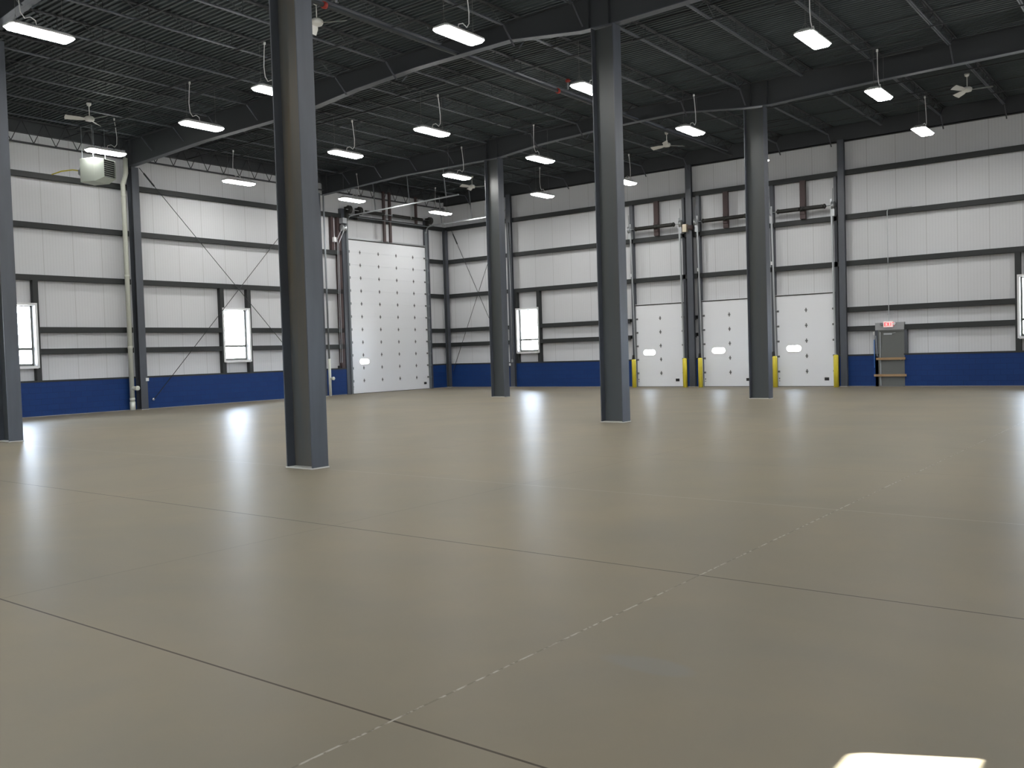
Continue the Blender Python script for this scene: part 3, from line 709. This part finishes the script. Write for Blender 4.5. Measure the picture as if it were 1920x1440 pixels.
LAMPS = [
 (13.03, -27.10, 'largest lit hanging lamp, at the upper left edge of the picture'),
 (8.84, -20.50, 'lit hanging lamp above the left-wall window, halfway to the nearest column'),
 (2.59, -20.00, 'lit hanging lamp directly over the pale unit heater'),
 (2.44, -14.59, 'small lit hanging lamp low on the left wall, before the nearest column'),
 (13.10, -21.15, 'lit hanging lamp half hidden behind the left side of the nearest column'),
 (19.32, -21.16, 'large lit hanging lamp at the top centre of the picture'),
 (13.13, -15.27, 'lit hanging lamp right of the nearest column, upper of that cluster'),
 (8.96, -15.03, 'lit hanging lamp immediately right of the nearest column'),
 (9.01, -9.35, 'lit hanging lamp in front of a small fan, left of the window column'),
 (2.39, -8.71, 'lit hanging lamp above the left end of the tall overhead door'),
 (2.55, -3.12, 'lit hanging lamp above the right end of the tall overhead door'),
 (13.13, -9.55, 'lit hanging lamp right of the window column, upper of two'),
 (8.85, -3.44, 'lit hanging lamp right of the window column, lower of two'),
 (19.18, -15.74, 'lit hanging lamp cut off by the left side of the dark column right of centre'),
 (13.03, -3.44, 'small lit hanging lamp peeking out right of the dark column right of centre'),
 (19.05, -9.60, 'lit hanging lamp over the small fan, left of the dock-door column'),
 (25.04, -15.53, 'largest lit hanging lamp in the upper right of the picture'),
 (24.84, -9.67, 'middle lit hanging lamp of the right-hand row of three'),
 (24.64, -3.98, 'smallest and farthest lit hanging lamp of the right-hand row'),
 (18.88, -3.82, 'lit hanging lamp almost wholly hidden behind the column at the middle dock door'),
]
LH = 8.60
for i, (x, y, lb) in enumerate(LAMPS):
    r = proto if i == 0 else copy_tree(proto)
    r.location = (x, y, LH); tag(r, lb, 'hanging lamp', 'high-bay lamps')
    if i == 2:      # hung shorter, over the heater
        r.location.z = 8.9
        for ch in r.children:
            if ch.name.startswith('mounting'): ch.location.z = -.30
            if ch.name.startswith('hanger'): ch.scale.z = .745
HID = [(24.9, -21.3), (30.3, -4.0), (30.3, -9.8), (30.3, -15.6), (30.3, -21.3), (19.2, -27.0), (24.9, -27.0), (30.3, -27.0), (8.8, -27.0), (3.0, -27.0),
       (13, -33), (19.2, -33), (24.9, -33), (30.3, -33), (7, -33), (24.9, -40), (13, -40)]
for (x, y) in HID:
    r = copy_tree(proto); r.location = (x, y, LH); tag(r, 'lit hanging lamp outside the picture, continuing the rows of lamps', 'hanging lamp', 'high-bay lamps out of view')
for i, r in enumerate([o for o in list(COL.objects) if o.name.startswith('high_bay_lamp')]): cord(r, i+3)

# ------------------------------------------------------------------ fans
def fan(x, y, z, label, a0, first=None):
    r = empty('ceiling_fan', (x, y, z)); tag(r, label, 'ceiling fan', 'ceiling fans')
    m = MB(); m.lathe((0, 0, 0), [(.05, -.075), (.12, -.06), (.145, -.02), (.145, .03), (.10, .07), (.03, .09)], 20); m.build('motor', M['fan'], r)
    m = MB(); m.tube([(0, 0, .08), (0, 0, .42)], .012, 8); m.build('downrod', M['fan'], r)
    m = MB(); m.lathe((0, 0, .38), [(.02, 0), (.06, .03), (.075, .10)], 16); m.build('canopy', M['fan'], r)
    for k_ in range(3):
        a = a0+k_*2*PI/3; m = MB(); th = .10
        pl = [(.12, -.04, -.02), (.30, -.075, -.035), (.69, -.095, -.045), (.71, .0, .0), (.69, .095, .045), (.30, .075, .035), (.12, .04, .02)]
        n = len(pl); c_, s_ = math.cos(a), math.sin(a)
        R_ = lambda p, dz: (p[0]*c_-p[1]*s_, p[0]*s_+p[1]*c_, p[2]-.02+dz)
        m.add([R_(p, 0) for p in pl]+[R_(p, .006) for p in pl], [tuple(range(n))[::-1], tuple(range(n, 2*n))]+[(i, (i+1)%n, n+(i+1)%n, n+i) for i in range(n)])
        m.build('fan_blade', M['fan'], r)
    return r
fan(4.70, -21.65, 9.33, 'white ceiling fan above the unit heater at the upper left', .2)
fan(16.12, -22.35, 9.33, 'white ceiling fan just right of the nearest column at the top', .5)
fan(15.97, -5.34, 9.33, 'white ceiling fan between the dark column and the dock-door column', .9)
fan(26.27, -5.45, 9.33, 'white ceiling fan at the far upper right', .15)
fan(5.48, -4.20, 9.33, 'small distant white ceiling fan left of the window column', .4)

# ------------------------------------------------------------------ unit heater
r = empty('unit_heater', (2.2, -20.2, 8.28), math.radians(20)); tag(r, 'pale grey hanging unit heater with black louvres on the left wall', 'unit heater')
MB().box(-.33, .27, -.33, .33, -.40, .40).build('cabinet', M['heater'], r, .02)
m = MB()   # tapered outlet hood (opens towards +x)
v = [(.27,-.33,-.40),(.27,.33,-.40),(.27,.33,.40),(.27,-.33,.40),(.62,-.27,-.27),(.62,.27,-.27),(.62,.27,.33),(.62,-.27,.33)]
m.add(v, [(0,4,5,1),(3,2,6,7),(0,3,7,4),(1,5,6,2)]); m.build('outlet_hood', M['heater'], r)
MB().box(.56, .57, -.27, .27, -.27, .33).build('outlet_back', M['black'], r)
for k_ in range(9):
    z_ = -.25+k_*.07; MB().beam((.62, -.27, z_), (.62, .27, z_), .035, .01, up=(.4, 0, 1)).build('louvre', M['heater'], r)
MB().lathe((-.36, 0, 0), [(.29, -.03), (.29, .03), (.27, .05)], 24, 'x').build('fan_guard', M['galvdull'], r)
m = MB(); m.tube([(-.40, -.12, -.05), (-.52, -.12, -.05)], .07, 12); m.box(-.5, -.36, -.22, -.02, -.1, .06); m.build('motor', M['galv'], r)
for sx_, sy_ in ((-.25, -.28), (-.25, .28), (.2, -.28), (.2, .28)): m = MB(); m.tube([(sx_, sy_, .38), (sx_, sy_, 1.5)], .008, 6); m.build('hanger_rod', M['galvdull'], r)
for sy_ in (-.28, .28): MB().box(-.9, .9, sy_-.02, sy_+.02, 1.47, 1.51).build('support_bar', M['roofsteel'], r)
m = MB(); m.tube([(1.62, -20.45, 8.35), (1.40, -20.55, 8.40), (1.0, -20.75, 8.38), (.75, -20.95, 8.28)], .02, 8)
o = m.build('gas_pipe', M['yellow']); tag(o, 'short dull yellow gas pipe behind the unit heater', 'pipe')

# ------------------------------------------------------------------ drain pipes
m = MB(); R1 = .085
m.tube([(.28, -17.98, 9.35), (.28, -17.98, 8.80), (.25, -18.03, 8.55), (.19, -18.07, 8.40), (.19, -18.06, 8.2), (.19, -18.06, .30)], R1, 14)
r = m.build('drain_pipe', M['pipe']); tag(r, 'tall white drainpipe with an offset near the roof, on the left wall', 'drainpipe', 'drainpipes')
for z_ in (8.0, 5.0, 2.35, .42): m = MB(); m.lathe((.19, -18.06, z_), [(R1+.003, -.05), (R1+.012, -.04), (R1+.012, .04), (R1+.003, .05)], 14); m.build('coupling', M['pipe'], r)
m = MB(); m.tube([(.19, -18.06, .32), (.19, -18.06, 0.0)], R1+.015, 14); m.build('foot', M['pipe'], r)
m = MB(); m.tube([(.19, -18.06, .82), (.42, -17.99, .82)], .075, 14); m.lathe((.42, -17.99, .82), [(.09, 0), (.09, .05), (.05, .06)], 14, 'x'); m.build('cleanout_cap', M['pipe'], r)
m = MB(); m.tube([(.42, -8.62, 0.0), (.42, -8.62, 1.70)], .065, 14)
r = m.build('drain_pipe', M['pipe']); tag(r, 'short white drainpipe at the foot of the column beside the tall door', 'drainpipe', 'drainpipes')
m = MB(); m.tube([(.42, -8.62, .80), (.55, -8.55, .80)], .06, 14); m.lathe((.55, -8.55, .80), [(.08, 0), (.08, .05), (.04, .06)], 14, 'x'); m.build('cleanout_cap', M['pipe'], r)
m = MB(); m.tube([(.42, -8.62, 1.70), (.42, -8.62, 9.1)], .04, 12); m.build('upper_run', M['galvdull'], r)

# ------------------------------------------------------------------ bracing rods
def rod(a, b, label, ring=None):
    m = MB(); m.tube([a, b], .013, 8); r = m.build('brace_rod', M['roofsteel']); tag(r, label, 'brace rod', 'diagonal wall brace rods')
    a = Vector(a); b = Vector(b); d = (b-a).normalized()
    m = MB(); m.tube([a+d*.25, a+d*.85], .032, 8); m.build('turnbuckle', M['roofsteel'], r)
    if ring: m = MB(); m.lathe(ring, [(.03, -.02), (.05, 0), (.03, .03)], 10, 'x'); m.build('anchor_washer', M['white'], r)
rod((.055, -17.30, 9.12), (.055, -9.05, .52), 'thin brace rod falling to the right across the left-wall window')
rod((.075, -9.05, 9.02), (.075, -17.14, .33), 'thin brace rod rising to the right across the left-wall window', (.05, -17.12, .36))
rod((.52, -.05, 8.25), (4.15, -.05, 1.0), 'thin brace rod falling to the right beside the far corner')
rod((4.15, -.075, 8.9), (.36, -.075, .85), 'thin brace rod rising to the right beside the far corner')

# ------------------------------------------------------------------ bollards
BL = [(11.60, -.62, 'yellow bollard at the left side of the leftmost dock door'), (14.11, -.62, 'yellow bollard at the right side of the leftmost dock door'),
      (14.84, -.62, 'yellow bollard at the left side of the middle dock door'), (17.27, -.62, 'yellow bollard at the right side of the middle dock door, behind a column'),
      (18.13, -.62, 'yellow bollard at the left side of the rightmost dock door'), (20.58, -.62, 'yellow bollard at the right side of the rightmost dock door')]
bm_ = None
for x, y, lb in BL:
    if bm_ is None:
        m = MB(); m.lathe((0, 0, 0), [(.095, 0), (.095, 1.22), (.08, 1.25), (.04, 1.265)], 20); bm_ = m.build('bollard', M['yellow'])
        o = bm_
    else: o = bm_.copy(); COL.objects.link(o)
    o.location = (x, y, 0); tag(o, lb, 'bollard', 'yellow bollards at the dock doors')
